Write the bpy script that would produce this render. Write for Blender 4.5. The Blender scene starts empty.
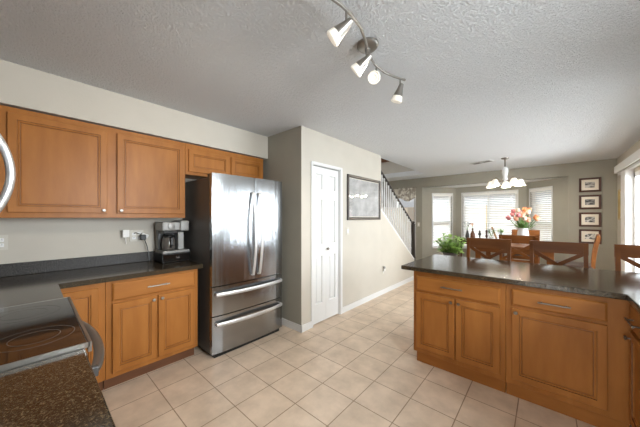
import bpy, bmesh, math, random
from mathutils import Matrix, Vector
R = math.radians
random.seed(7)
scn = bpy.context.scene
col = scn.collection

# ------------------------------------------------------------------ camera
cam_d = bpy.data.cameras.new('camera')
cam_d.sensor_width = 36.0
cam_d.lens = 255.0 / 640.0 * 36.0
cam_d.shift_y = 4.0 / 640.0
cam_d.clip_start = 0.02
cam = bpy.data.objects.new('camera', cam_d)
col.objects.link(cam)
cam.location = (0, 0, 1.375)
cam.rotation_euler = (R(90), 0, math.atan(225 / 255))
scn.camera = cam

# ------------------------------------------------------------------ view, world, daylight
vs = scn.view_settings
vs.view_transform = 'Standard'
vs.look = 'None'
vs.gamma = 1.0
vs.exposure = 0.48
vs.use_curve_mapping = False
scn.cycles.max_bounces = 10
scn.cycles.diffuse_bounces = 6
scn.cycles.glossy_bounces = 5
scn.cycles.caustics_reflective = False
scn.cycles.caustics_refractive = False
scn.cycles.sample_clamp_indirect = 6.0

w = bpy.data.worlds.new('world')
scn.world = w
w.use_nodes = True
bg = w.node_tree.nodes['Background']
bg.inputs[0].default_value = (0.93, 0.96, 1.0, 1)
bg.inputs[1].default_value = 0.42


def area(name, loc, rot, sx, sy, watts, colr=(1, 1, 1)):
    d = bpy.data.lights.new(name, 'AREA')
    d.shape = 'RECTANGLE'
    d.size = sx
    d.size_y = sy
    d.energy = watts
    d.color = colr
    o = bpy.data.objects.new(name, d)
    col.objects.link(o)
    o.location = loc
    o.rotation_euler = rot
    return o


# daylight: skylight outside the visible openings; fill lamps at unseen windows are added
area('daylight_slider', (2.3, 4.9, 1.5), (R(90), 0, R(90)), 3.0, 2.4, 290, (0.86, 0.94, 1.0))
area('fill_sink', (1.9, 1.1, 1.75), (R(82), 0, R(90)), 1.6, 1.2, 165, (0.86, 0.94, 1.0))  # added lamp at an unseen window, brightens fridge and left cabinets
area('daylight_bay', (-1.1, 9.9, 3.5), (R(-58), 0, 0), 4.0, 1.6, 250, (0.86, 0.94, 1.0))
area('fill_family', (-0.6, -4.6, 1.6), (R(90), 0, 0), 4.0, 2.2, 340, (0.86, 0.94, 1.0))  # added fill lamp behind the camera, outside an unseen window
area('daylight_foyer', (-3.3, 8.6, 2.9), (R(-62), 0, 0), 1.6, 1.0, 160, (0.86, 0.94, 1.0))


# ------------------------------------------------------------------ materials
def mat(name, base=(0.8, 0.8, 0.8), rough=0.5, metal=0.0, **kw):
    m = bpy.data.materials.new(name)
    m.use_nodes = True
    p = m.node_tree.nodes['Principled BSDF']
    p.inputs['Base Color'].default_value = (*base, 1)
    p.inputs['Roughness'].default_value = rough
    p.inputs['Metallic'].default_value = metal
    if 'spec' in kw:
        p.inputs['Specular IOR Level'].default_value = kw['spec']
    if 'emit' in kw:
        p.inputs['Emission Color'].default_value = (*kw['emit'][0], 1)
        p.inputs['Emission Strength'].default_value = kw['emit'][1]
    if 'coat' in kw:
        p.inputs['Coat Weight'].default_value = kw['coat']
        p.inputs['Coat Roughness'].default_value = 0.1
    if 'trans' in kw:
        p.inputs['Transmission Weight'].default_value = kw['trans']
    return m


def nodes(m):
    nt = m.node_tree
    return nt, nt.nodes['Principled BSDF']


def noise(nt, scale, detail=3, rough=0.5, vec=None, stretch=None):
    tc = nt.nodes.new('ShaderNodeTexCoord')
    out = tc.outputs['Object']
    if stretch:
        mp = nt.nodes.new('ShaderNodeMapping')
        mp.inputs['Scale'].default_value = stretch
        nt.links.new(out, mp.inputs['Vector'])
        out = mp.outputs['Vector']
    n = nt.nodes.new('ShaderNodeTexNoise')
    n.inputs['Scale'].default_value = scale
    n.inputs['Detail'].default_value = detail
    n.inputs['Roughness'].default_value = rough
    nt.links.new(out, n.inputs['Vector'])
    return n


def ramp(nt, src, stops):
    r = nt.nodes.new('ShaderNodeValToRGB')
    els = r.color_ramp.elements
    while len(els) < len(stops):
        els.new(0.5)
    for e, (p, c) in zip(els, stops):
        e.position = p
        e.color = (*c, 1)
    nt.links.new(src, r.inputs[0])
    return r


def add_bump(m, src, strength, dist=0.01):
    nt, p = nodes(m)
    b = nt.nodes.new('ShaderNodeBump')
    b.inputs['Strength'].default_value = strength
    b.inputs['Distance'].default_value = dist
    nt.links.new(src, b.inputs['Height'])
    nt.links.new(b.outputs[0], p.inputs['Normal'])


def noisy(name, stops, scale, detail=4, rough=0.5, stretch=None, bump=0.0, bdist=0.002, **kw):
    m = mat(name, stops[0][1], rough, **kw)
    nt, p = nodes(m)
    n = noise(nt, scale, detail, 0.55, stretch=stretch)
    r = ramp(nt, n.outputs['Fac'], stops)
    nt.links.new(r.outputs[0], p.inputs['Base Color'])
    if bump:
        add_bump(m, n.outputs['Fac'], bump, bdist)
    return m


M = {}
M['wall'] = noisy('greige_paint', [(0.3, (0.53, 0.492, 0.425)), (0.7, (0.565, 0.525, 0.455))], 3.0, 2, 0.75)
nt, p = nodes(M['wall'])
add_bump(M['wall'], noise(nt, 90, 2).outputs['Fac'], 0.12, 0.004)
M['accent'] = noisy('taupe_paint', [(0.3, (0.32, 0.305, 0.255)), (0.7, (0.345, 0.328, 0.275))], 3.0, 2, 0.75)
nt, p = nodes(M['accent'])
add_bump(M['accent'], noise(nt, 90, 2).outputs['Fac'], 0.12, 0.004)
M['ceiling'] = mat('textured_ceiling', (0.77, 0.785, 0.795), 0.9)
nt, p = nodes(M['ceiling'])
n1 = noise(nt, 85, 4, 0.6)
rr = ramp(nt, n1.outputs['Fac'], [(0.42, (0, 0, 0)), (0.62, (1, 1, 1))])
add_bump(M['ceiling'], rr.outputs[0], 0.9, 0.009)
M['white'] = mat('white_paint', (0.80, 0.80, 0.79), 0.4)
M['trim'] = mat('white_trim', (0.72, 0.72, 0.71), 0.4)
M['blind'] = mat('white_blind', (0.84, 0.83, 0.80), 0.45)

# floor tiles, laid on the room's own grid
M['tile'] = mat('beige_tile', (0.6, 0.5, 0.4), 0.35)
nt, p = nodes(M['tile'])
tc = nt.nodes.new('ShaderNodeTexCoord')
mp = nt.nodes.new('ShaderNodeMapping')
mp.inputs['Location'].default_value = (1.384 - 0.3085 * 20, -1.292 + 0.3085 * 20, 0)
mp.inputs['Location'].default_value = (1.384 + 0.3085 * 20, -1.292 + 0.3085 * 20, 0)
nt.links.new(tc.outputs['Object'], mp.inputs['Vector'])
br = nt.nodes.new('ShaderNodeTexBrick')
br.offset = 0.0
br.squash = 1.0
br.inputs['Scale'].default_value = 1.0
br.inputs['Brick Width'].default_value = 0.3085
br.inputs['Row Height'].default_value = 0.3085
br.inputs['Mortar Size'].default_value = 0.0036
br.inputs['Mortar Smooth'].default_value = 0.2
br.inputs['Color1'].default_value = (0.655, 0.53, 0.405, 1)
br.inputs['Color2'].default_value = (0.70, 0.575, 0.45, 1)
br.inputs['Mortar'].default_value = (0.30, 0.205, 0.13, 1)
nt.links.new(mp.outputs[0], br.inputs['Vector'])
nz = noise(nt, 5.5, 5, 0.6)
rz = ramp(nt, nz.outputs['Fac'], [(0.3, (0.80, 0.77, 0.74)), (0.65, (1.06, 1.04, 1.03))])
mx = nt.nodes.new('ShaderNodeMix')
mx.data_type = 'RGBA'
mx.blend_type = 'MULTIPLY'
mx.inputs[0].default_value = 1.0
nt.links.new(br.outputs['Color'], mx.inputs[6])
nt.links.new(rz.outputs[0], mx.inputs[7])
nt.links.new(mx.outputs[2], p.inputs['Base Color'])
b = nt.nodes.new('ShaderNodeBump')
b.inputs['Strength'].default_value = 0.5
b.inputs['Distance'].default_value = 0.003
b.invert = True
nt.links.new(br.outputs['Fac'], b.inputs['Height'])
nt.links.new(b.outputs[0], p.inputs['Normal'])

M['wood'] = noisy('honey_maple', [(0.25, (0.295, 0.109, 0.023)), (0.55, (0.365, 0.141, 0.032)), (0.8, (0.42, 0.170, 0.042))],
                  2.6, 6, 0.38, spec=0.22, stretch=(5, 5, 0.9))
M['wood_h'] = noisy('honey_maple_crosswise', [(0.25, (0.295, 0.109, 0.023)), (0.55, (0.365, 0.141, 0.032)), (0.8, (0.42, 0.170, 0.042))],
                    2.6, 6, 0.38, spec=0.22, stretch=(0.9, 5, 5))
M['glaze'] = noisy('dark_groove_glaze', [(0.3, (0.13, 0.048, 0.012)), (0.7, (0.18, 0.068, 0.018))], 5, 3, 0.4)
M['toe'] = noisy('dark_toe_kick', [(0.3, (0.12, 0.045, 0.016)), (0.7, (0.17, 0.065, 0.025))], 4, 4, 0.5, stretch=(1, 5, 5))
M['counter'] = mat('dark_speckled_laminate', (0.05, 0.045, 0.04), 0.14, spec=0.62)
nt, p = nodes(M['counter'])
n1 = noise(nt, 170, 5, 0.7)
r1 = ramp(nt, n1.outputs['Fac'], [(0.36, (0.010, 0.0075, 0.005)), (0.52, (0.042, 0.030, 0.018)), (0.68, (0.17, 0.125, 0.07))])
nt.links.new(r1.outputs[0], p.inputs['Base Color'])
M['steel'] = mat('brushed_steel', (0.35, 0.36, 0.37), 0.22, 1.0)
nt, p = nodes(M['steel'])
n1 = noise(nt, 1.0, 3, 0.5, stretch=(9, 9, 0.35))
add_bump(M['steel'], n1.outputs['Fac'], 0.45, 0.02)
p.inputs['Anisotropic'].default_value = 0.75
p.inputs['Roughness'].default_value = 0.22
tg = nt.nodes.new('ShaderNodeTangent')
tg.direction_type = 'RADIAL'
tg.axis = 'Z'
nt.links.new(tg.outputs[0], p.inputs['Tangent'])
M['steel_plain'] = mat('satin_steel', (0.62, 0.62, 0.62), 0.2, 1.0)
M['satin'] = mat('satin_silver', (0.72, 0.72, 0.72), 0.38, 0.85)
M['nickel'] = mat('brushed_nickel', (0.60, 0.58, 0.55), 0.28, 1.0)
M['tracknickel'] = mat('dark_satin_nickel', (0.34, 0.32, 0.29), 0.38, 1.0)
M['bronze'] = mat('dark_nickel', (0.22, 0.19, 0.16), 0.35, 1.0)
M['fridge_side'] = noisy('dark_grey_enamel', [(0.3, (0.085, 0.083, 0.08)), (0.7, (0.10, 0.098, 0.095))], 120, 2, 0.4)
M['black'] = mat('black_plastic', (0.012, 0.012, 0.012), 0.35)
M['blackgloss'] = mat('black_ceramic_glass', (0.010, 0.008, 0.007), 0.06, spec=0.7)
M['ring'] = mat('printed_ring', (0.11, 0.095, 0.08), 0.15)
M['grey'] = mat('grey_plastic', (0.33, 0.325, 0.31), 0.38, 0.2)
M['darkgrey'] = mat('dark_grey_plastic', (0.07, 0.07, 0.07), 0.35)
M['plastic'] = mat('white_plastic', (0.78, 0.77, 0.74), 0.4)
M['almond'] = mat('almond_plastic', (0.60, 0.57, 0.50), 0.4)
M['splash'] = noisy('dark_speckled_splash', [(0.36, (0.010, 0.009, 0.008)), (0.52, (0.032, 0.028, 0.025)), (0.68, (0.13, 0.12, 0.11))], 170, 5, 0.45, spec=0.3)
M['cherry'] = noisy('dark_cherry', [(0.25, (0.11, 0.036, 0.010)), (0.6, (0.185, 0.066, 0.017)), (0.85, (0.26, 0.10, 0.028))],
                    2.4, 6, 0.40, stretch=(0.8, 5, 5), spec=0.15)
M['seat'] = mat('dark_seat_leather', (0.06, 0.035, 0.025), 0.45)
M['frame'] = noisy('mahogany_frame', [(0.3, (0.05, 0.016, 0.009)), (0.7, (0.085, 0.028, 0.014))], 6, 4, 0.35)
M['darkframe'] = noisy('espresso_frame', [(0.3, (0.035, 0.028, 0.024)), (0.7, (0.06, 0.05, 0.042))], 6, 4, 0.35)
M['gold'] = noisy('aged_gold', [(0.3, (0.40, 0.27, 0.09)), (0.7, (0.55, 0.40, 0.16))], 8, 4, 0.4, metal=0.6)
M['matboard'] = mat('cream_mat', (0.80, 0.74, 0.64), 0.8)
M['iron'] = mat('dark_newel_wood', (0.03, 0.022, 0.018), 0.4)
M['vase'] = mat('white_ceramic', (0.80, 0.80, 0.79), 0.2)
M['shade'] = mat('frosted_glass_lit', (0.9, 0.88, 0.82), 0.4, emit=((1.0, 0.90, 0.74), 0.35))
M['spotglass'] = mat('lit_spot_glass', (0.80, 0.78, 0.72), 0.3, emit=((1.0, 0.92, 0.78), 0.28))
M['outside'] = noisy('stucco', [(0.3, (0.55, 0.46, 0.38)), (0.7, (0.66, 0.57, 0.48))], 1.5, 4, 0.9)
M['patio'] = noisy('concrete', [(0.3, (0.5, 0.48, 0.45)), (0.7, (0.6, 0.58, 0.54))], 2.5, 4, 0.9)
M['carpet'] = noisy('stair_carpet', [(0.3, (0.45, 0.40, 0.33)), (0.7, (0.52, 0.46, 0.38))], 60, 3, 0.95)
M['fabric'] = noisy('patterned_valance', [(0.44, (0.36, 0.32, 0.27)), (0.52, (0.70, 0.66, 0.58)), (0.62, (0.74, 0.70, 0.62))], 11, 2, 0.9)
M['leaf'] = noisy('leaf_green', [(0.3, (0.16, 0.33, 0.05)), (0.7, (0.42, 0.62, 0.17))], 14, 2, 0.5)
M['stem'] = mat('stem_green', (0.10, 0.22, 0.05), 0.5)
M['pink'] = mat('pink_petal', (0.66, 0.24, 0.25), 0.5)
M['peach'] = mat('peach_petal', (0.82, 0.42, 0.28), 0.5)
M['orange'] = mat('orange_petal', (0.66, 0.24, 0.09), 0.5)
M['cream'] = mat('cream_petal', (0.80, 0.66, 0.50), 0.5)
M['pot'] = mat('dark_pot', (0.05, 0.045, 0.045), 0.5)
M['bottle'] = mat('brown_glass', (0.14, 0.055, 0.025), 0.12)
M['wax'] = mat('pale_wax', (0.80, 0.66, 0.40), 0.5)
M['tan'] = mat('tan_wood', (0.42, 0.25, 0.12), 0.5)
# clear pane: light passes, a faint mirror stays
gm = bpy.data.materials.new('clear_glass')
gm.use_nodes = True
gn = gm.node_tree
gn.nodes.clear()
go = gn.nodes.new('ShaderNodeOutputMaterial')
gt = gn.nodes.new('ShaderNodeBsdfTransparent')
gg = gn.nodes.new('ShaderNodeBsdfGlossy')
gg.inputs['Roughness'].default_value = 0.02
gx = gn.nodes.new('ShaderNodeMixShader')
gx.inputs[0].default_value = 0.06
gn.links.new(gt.outputs[0], gx.inputs[1])
gn.links.new(gg.outputs[0], gx.inputs[2])
gn.links.new(gx.outputs[0], go.inputs[0])
M['glass'] = gm


# ------------------------------------------------------------------ mesh helpers
class MB:
    def __init__(self):
        self.bm = bmesh.new()

    def box(self, x0, x1, y0, y1, z0, z1, bev=0.0, seg=2, mtx=None):
        t = bmesh.new()
        r = bmesh.ops.create_cube(t, size=1.0)
        for v in t.verts:
            v.co = Vector(((x0 + x1) / 2 + v.co.x * (x1 - x0), (y0 + y1) / 2 + v.co.y * (y1 - y0), (z0 + z1) / 2 + v.co.z * (z1 - z0)))
        if bev:
            bmesh.ops.bevel(t, geom=t.edges[:], offset=bev, segments=seg, profile=0.5, affect='EDGES')
        self._merge(t, mtx)
        return self

    def _merge(self, t, mtx=None):
        if mtx is not None:
            bmesh.ops.transform(t, matrix=mtx, verts=t.verts)
        me = bpy.data.meshes.new('tmp')
        t.to_mesh(me)
        t.free()
        self.bm.from_mesh(me)
        bpy.data.meshes.remove(me)

    def loops(self, loops, close_first=True, close_last=True, mtx=None, glaze=()):
        t = bmesh.new()
        vv = [[t.verts.new(p) for p in lp] for lp in loops]
        n = len(vv[0])
        for ri, (a, b_) in enumerate(zip(vv, vv[1:])):
            for i in range(n):
                j = (i + 1) % n
                fc = t.faces.new((a[i], a[j], b_[j], b_[i]))
                if ri in glaze:
                    fc.material_index = 1
        if close_first:
            t.faces.new(list(reversed(vv[0])))
        if close_last:
            t.faces.new(vv[-1])
        bmesh.ops.recalc_face_normals(t, faces=t.faces)
        self._merge(t, mtx)
        return self

    def front(self, x0, x1, z0, z1, prof, mtx=None, first=True, glaze=()):
        """panel facing -y: rings of (inset, y); glaze lists the rings that take the second material"""
        lps = []
        for i, y in prof:
            lps.append([(x0 + i, y, z0 + i), (x1 - i, y, z0 + i), (x1 - i, y, z1 - i), (x0 + i, y, z1 - i)])
        return self.loops(lps, first, True, mtx=mtx, glaze=glaze)

    def lathe(self, prof, origin=(0, 0, 0), axis='z', seg=20, mtx=None, caps=True):
        lps = []
        for r, z in prof:
            r = max(r, 0.0004)
            lps.append([(r * math.cos(2 * math.pi * k / seg), r * math.sin(2 * math.pi * k / seg), z) for k in range(seg)])
        m = {'z': Matrix(), 'y': Matrix.Rotation(R(-90), 4, 'X'), '-y': Matrix.Rotation(R(90), 4, 'X'), 'x': Matrix.Rotation(R(90), 4, 'Y'),
             '-z': Matrix.Rotation(R(180), 4, 'X')}[axis]
        m = Matrix.Translation(origin) @ m
        if mtx is not None:
            m = mtx @ m
        return self.loops(lps, caps, caps, m)

    def sweep(self, pts, w_, d_, side=None, mtx=None, seg=4):
        """rect (seg 4) or round section along pts; side is the width direction"""
        pts = [Vector(q) for q in pts]
        lps = []
        prev = None
        for i, q in enumerate(pts):
            a = pts[max(i - 1, 0)]
            c = pts[min(i + 1, len(pts) - 1)]
            t = (c - a).normalized()
            if side is not None:
                s = Vector(side)
                s = (s - t * s.dot(t)).normalized()
            else:
                s = prev if prev is not None else t.orthogonal()
                s = (s - t * s.dot(t)).normalized()
            prev = s
            nn = t.cross(s)
            if seg == 4:
                lps.append([q + s * (w_ / 2 * e) + nn * (d_ / 2 * g) for e, g in ((-1, -1), (1, -1), (1, 1), (-1, 1))])
            else:
                lps.append([q + s * (w_ / 2 * math.cos(2 * math.pi * k / seg)) + nn * (d_ / 2 * math.sin(2 * math.pi * k / seg)) for k in range(seg)])
        return self.loops(lps, mtx=mtx)

    def tube(self, pts, r, seg=10, mtx=None):
        return self.sweep(pts, 2 * r, 2 * r, None, mtx, seg)

    def poly(self, pts2, z0, z1, mtx=None):
        return self.loops([[(x, y, z0) for x, y in pts2], [(x, y, z1) for x, y in pts2]], mtx=mtx)

    def build(self, name, m, parent=None, smooth=False, loc=None, rz=0.0):
        me = bpy.data.meshes.new(name)
        self.bm.to_mesh(me)
        self.bm.free()
        ms = m if isinstance(m, (list, tuple)) else [m]
        for q in ms:
            me.materials.append(q)
        if smooth:
            for f in me.polygons:
                f.use_smooth = True
            try:
                me.set_sharp_from_angle(angle=R(40))
            except Exception:
                pass
        o = bpy.data.objects.new(name, me)
        col.objects.link(o)
        if parent is not None:
            o.parent = parent
        if loc is not None:
            o.location = loc
        if rz:
            o.rotation_euler = (0, 0, rz)
        return o


def tag(o, label, cat, group=None):
    o['label'] = label
    o['category'] = cat
    if group:
        o['group'] = group
    return o


def thing(name, label, cat, loc=(0, 0, 0), rz=0.0, group=None):
    o = bpy.data.objects.new(name, None)
    o.empty_display_size = 0.1
    col.objects.link(o)
    o.location = loc
    o.rotation_euler = (0, 0, rz)
    return tag(o, label, cat, group)


def struct(o):
    o['kind'] = 'structure'
    return o


def dup(root, loc, rz, label, group=None):
    r = root.copy()
    col.objects.link(r)
    r.location = loc
    r.rotation_euler = (0, 0, rz)
    r['label'] = label
    if group:
        r['group'] = group
    for ch in list(root.children):
        c = ch.copy()
        col.objects.link(c)
        c.parent = r
        for g in list(ch.children):
            d = g.copy()
            col.objects.link(d)
            d.parent = c
    return r


# ------------------------------------------------------------------ structure
XA, XP, XR = -3.16, -2.185, 1.005      # cabinet wall, pantry wall, sliding-door wall
YS, YB, YN = 2.14, 7.2, -0.52         # pantry side, dining back wall, wall behind the range
HC = 2.475
BAY = 0.69

struct(MB().box(-5.2, XR + 0.02, -4.3, 8.1, -0.08, 0.0).build('floor', M['tile']))
cb = MB()
hx0, hx1, hy0, hy1 = -3.75, -2.275, 3.2, 6.58
cb.box(-5.2, 1.2, -4.3, hy0, HC, HC + 0.12)
cb.box(-5.2, 1.2, hy1, 7.33, HC, HC + 0.12)
cb.box(hx1, 1.2, hy0, hy1, HC, HC + 0.12)
cb.box(-5.2, hx0, hy0, hy1, HC, HC + 0.12)
struct(cb.build('ceiling', M['ceiling']))


def wall(name, p0, p1, m, z0=0.0, z1=HC, th=0.11, holes=()):
    """interior on the right of p0->p1, thickness to the left; holes (s0,s1,z0,z1)"""
    d = Vector((p1[0] - p0[0], p1[1] - p0[1]))
    L = d.length
    mb = MB()
    cur = 0.0
    for s0, s1, a, b_ in sorted(holes):
        if s0 > cur:
            mb.box(cur, s0, 0, th, z0, z1)
        if a > z0 + 1e-4:
            mb.box(s0, s1, 0, th, z0, a)
        if b_ < z1 - 1e-4:
            mb.box(s0, s1, 0, th, b_, z1)
        cur = s1
    if cur < L - 1e-4:
        mb.box(cur, L, 0, th, z0, z1)
    o = mb.build(name, m, loc=(p0[0], p0[1], 0), rz=math.atan2(d.y, d.x))
    return struct(o)


def frame_at(p0, p1):
    return (p0[0], p0[1], 0), math.atan2(p1[1] - p0[1], p1[0] - p0[0])


wall('wall_left', (XA, YN - 0.11), (XA, YS + 0.11), M['wall'])
# pantry block: side face in the taupe paint, long face in the light paint
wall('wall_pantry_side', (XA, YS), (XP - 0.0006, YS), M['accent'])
DY0, DY1, DZ = 2.335, 2.905, 2.05
wall('wall_pantry', (XP, YS + 0.001), (XP, 4.115), M['wall'], holes=[(DY0 - YS - 0.001, DY1 - YS - 0.001, 0, DZ)])
# knee wall under the stair rail: a sloping top
K0, K1 = 1.50, 0.42
kw = MB()
kw.loops([[(XP, 4.115, 0), (XP, 5.66, 0), (XP, 5.66, K1), (XP, 4.115, K0)],
          [(XP - 0.11, 4.115, 0), (XP - 0.11, 5.66, 0), (XP - 0.11, 5.66, K1), (XP - 0.11, 4.115, K0)]])
struct(kw.build('wall_stair_knee', M['wall']))
wall('wall_range', (-0.30, YN), (XA - 0.11, YN), M['wall'])
wall('wall_back_left', (-5.2, YB), (-2.56, YB), M['accent'], holes=[(5.2 - 3.36, 5.2 - 2.76, 0.3, 2.06)])
wall('wall_back_header', (-2.56, YB), (0.355, YB), M['accent'], z0=2.21)
wall('wall_back_right', (0.355, YB), (XR + 0.11, YB), M['accent'])
bl0, bl1 = (-2.56, YB), (-2.56 + BAY, YB + BAY)
br0, br1 = (0.355 - BAY, YB + BAY), (0.355, YB)
M['baypaint'] = M['accent']
wall('wall_bay_left', bl0, bl1, M['baypaint'], z1=2.21, holes=[(0.30, 0.86, 0.55, 2.035)])
wall('wall_bay_centre', bl1, br0, M['baypaint'], z1=2.21, holes=[(0.155, 1.36, 0.55, 2.035)])
wall('wall_bay_right', br0, br1, M['baypaint'], z1=2.21, holes=[(0.10, 0.63, 0.55, 2.035)])
cbm = MB().poly([(-2.75, YB + 0.01), (-1.9, YB + BAY + 0.11), (-0.3, YB + BAY + 0.11), (0.53, YB + 0.01)], 2.21, 2.30)
struct(cbm.build('ceiling_bay', M['white']))
SL0, SL1, SLZ = 3.1, 6.02, 2.05           # sliding door opening along y
KW0, KW1 = 0.45, 1.75                     # unseen window over the sink, added to let fill light in
wall('wall_right', (XR, YB), (XR, -4.3), M['wall'], th=0.11,
     holes=[(YB - SL1, YB - SL0, 0, SLZ), (YB - KW1, YB - KW0, 1.12, 2.12)])
wall('wall_family', (XR, -4.0), (-5.2, -4.0), M['wall'], holes=[(0.35, 3.6, 0.3, 2.25)])
wall('wall_family_left', (-5.2, -4.0), (-5.2, YB), M['wall'])
# stair well walls
wall('wall_stairwell', (hx0, 3.0), (hx0, 7.3), M['wall'], z0=HC, z1=3.7)
wall('wall_stairwell_near', (hx0, hy0), (hx1, hy0), M['wall'], z0=HC + 0.12, z1=3.7)
wall('wall_stairwell_far', (hx0, hy1), (hx1, hy1), M['wall'], z0=HC + 0.12, z1=3.7)
wall('wall_stair_left', (-3.27, YS + 0.11), (-3.27, 4.7), M['wall'])
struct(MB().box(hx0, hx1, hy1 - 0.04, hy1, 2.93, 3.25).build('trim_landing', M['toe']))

# soffit above the wall cabinets
struct(MB().box(XA, -2.838, YN, YS, 2.176, HC).build('ceiling_soffit', M['wall']))

# baseboards
bb = MB()
bb.box(XP, XP + 0.013, YS - 0.013, DY0 - 0.03, 0, 0.085, 0.003)
struct(bb.build('baseboard_pantry_near', M['trim']))
struct(MB().box(XP, XP + 0.013, 2.953, 5.66, 0, 0.085, 0.003).build('baseboard_pantry', M['trim']))
struct(MB().box(XA, XP + 0.013, YS - 0.013, YS, 0, 0.085, 0.003).build('baseboard_alcove', M['trim']))
struct(MB().box(0.355, XR, YB - 0.013, YB, 0, 0.085, 0.003).build('baseboard_back', M['trim']))
# casing around the pantry door
ca = MB()
cw = 0.032
ca.box(XP, XP + 0.014, DY0 - cw, DY0, 0, DZ + cw, 0.004)
ca.box(XP, XP + 0.014, DY1, DY1 + 0.046, 0, DZ + cw, 0.004)
ca.box(XP, XP + 0.014, DY0, DY1, DZ, DZ + cw, 0.004)
ca.box(XP - 0.11, XP, DY0, DY0 + 0.006, 0, DZ)
ca.box(XP - 0.11, XP, DY1 - 0.006, DY1, 0, DZ)
ca.box(XP - 0.11, XP, DY0, DY1, DZ - 0.006, DZ)
struct(ca.build('trim_pantry_door', M['trim']))
# bifold door, two leaves of three raised panels
dm = thing('door_1', 'x', 'door', (XP - 0.02, DY0 + 0.008, 0.012), R(90))
for k_ in ('label', 'category'):
    del dm[k_]
struct(dm)
lw = (DY1 - DY0 - 0.016) / 2
PAN = [(0.24, 0.86), (1.01, 1.60), (1.73, 1.93)]
PROF = [(0, 0), (0.006, 0.007), (0.016, 0.008), (0.034, 0.0)]
for i in range(2):
    x0, x1 = i * lw + 0.001, (i + 1) * lw - 0.001
    mb = MB()
    mb.box(x0, x1, 0.021, 0.036, 0, 2.02)
    a, b_ = x0 + 0.07, x1 - 0.07
    mb.box(x0, a, 0.0, 0.021, 0, 2.02)
    mb.box(b_, x1, 0.0, 0.021, 0, 2.02)
    zs = [0.0]
    for lo, hi in PAN:
        zs += [lo, hi]
    zs.append(2.02)
    for j in range(0, len(zs), 2):
        mb.box(a, b_, 0.0, 0.021, zs[j], zs[j + 1])
    for lo, hi in PAN:
        mb.front(a, b_, lo, hi, [(0, 0.0), (0.006, 0.018), (0.016, 0.019), (0.034, 0.006)], first=False)
    struct(mb.build('door_leaf', M['trim'], dm))
kn = MB().lathe([(0.008, 0), (0.008, 0.014), (0.016, 0.018), (0.019, 0.026), (0.014, 0.034), (0, 0.036)], (lw + 0.02, 0.0, 0.945), '-y', 16)
struct(kn.build('door_knob', M['bronze'], dm, True))


# windows
def window(n, p0, p1, s0, s1, z0, z1, meeting=False, mull=False):
    loc, rz = frame_at(p0, p1)
    mb = MB()
    f = 0.045
    for a, b_, c, d in ((s0, s0 + f, z0, z1), (s1 - f, s1, z0, z1), (s0 + f, s1 - f, z0, z0 + f), (s0 + f, s1 - f, z1 - f, z1)):
        mb.box(a, b_, 0.035, 0.10, c, d)
    if meeting:
        zm = 1.27
        mb.box(s0 + f, s1 - f, 0.04, 0.09, zm - 0.02, zm + 0.02)
    if mull:
        sm = (s0 + s1) / 2
        mb.box(sm - 0.02, sm + 0.02, 0.04, 0.09, z0 + f, z1 - f)
    mb.box(s0 - 0.02, s1 + 0.02, -0.05, 0.035, z0 - 0.03, z0)
    # flat casing on the room side
    c_ = 0.022
    mb.box(s0 - c_, s0, -0.008, 0.035, z0, z1 + c_)
    mb.box(s1, s1 + c_, -0.008, 0.035, z0, z1 + c_)
    mb.box(s0, s1, -0.008, 0.035, z1, z1 + c_)
    o = struct(mb.build('window_%d' % n, M['trim'], loc=loc, rz=rz))
    g = MB().box(s0 + f, s1 - f, 0.064, 0.068, z0 + f, z1 - f).build('window_pane', M['glass'], o)
    struct(g)
    return o


window(1, bl0, bl1, 0.30, 0.86, 0.55, 2.035, meeting=True)
window(2, bl1, br0, 0.155, 1.36, 0.55, 2.035, mull=True)
window(3, br0, br1, 0.10, 0.63, 0.55, 2.035, meeting=True)
window(4, (-5.2, YB), (-2.56, YB), 5.2 - 3.36, 5.2 - 2.76, 0.3, 2.06, meeting=True)
window(5, (XR, YB), (XR, -4.0), YB - KW1, YB - KW0, 1.12, 2.12, mull=True)
window(6, (XR, -4.0), (-5.2, -4.0), 0.35, 3.6, 0.3, 2.25, mull=True)  # unseen window behind the camera, added for the fill lamp


def blind(p0, p1, s0, s1, z0, z1, label, tilt, group=None):
    loc, rz = frame_at(p0, p1)
    t = thing('window_blind', label, 'window blind', loc, rz, group)
    a, b_ = s0 + 0.006, s1 - 0.006
    MB().box(a, b_, -0.004, 0.03, z1 - 0.065, z1 - 0.004, 0.003).build('headrail', M['blind'], t)
    mb = MB()
    z = z1 - 0.09
    while z > z0 + 0.05:
        mt = Matrix.Translation((0, 0.014, z)) @ Matrix.Rotation(R(tilt), 4, 'X')
        mb.box(a, b_, -0.022, 0.022, -0.0014, 0.0014, mtx=mt)
        z -= 0.044
    mb.build('slats', M['blind'], t)
    MB().box(a, b_, -0.002, 0.03, z0 + 0.008, z0 + 0.03).build('bottom_rail', M['blind'], t)
    cd = MB()
    n = max(2, int((b_ - a) / 0.4) + 1)
    for k in range(n):
        s = a + 0.08 + (b_ - a - 0.16) * k / (n - 1)
        cd.box(s - 0.002, s + 0.002, -0.0095, -0.0085, z0 + 0.02, z1 - 0.05)
    cd.build('ladder_cords', M['blind'], t)
    return t


blind(bl0, bl1, 0.30, 0.86, 0.55, 2.035, 'white slatted blind in the narrow window left of the bay, above the leafy plant', 34)
blind(bl1, br0, 0.155, 1.36, 0.55, 2.035, 'wide white slatted blind in the centre window of the bay', 32)
blind(br0, br1, 0.10, 0.63, 0.55, 2.035, 'white slatted blind in the narrow window right of the tulips', 38)

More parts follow.
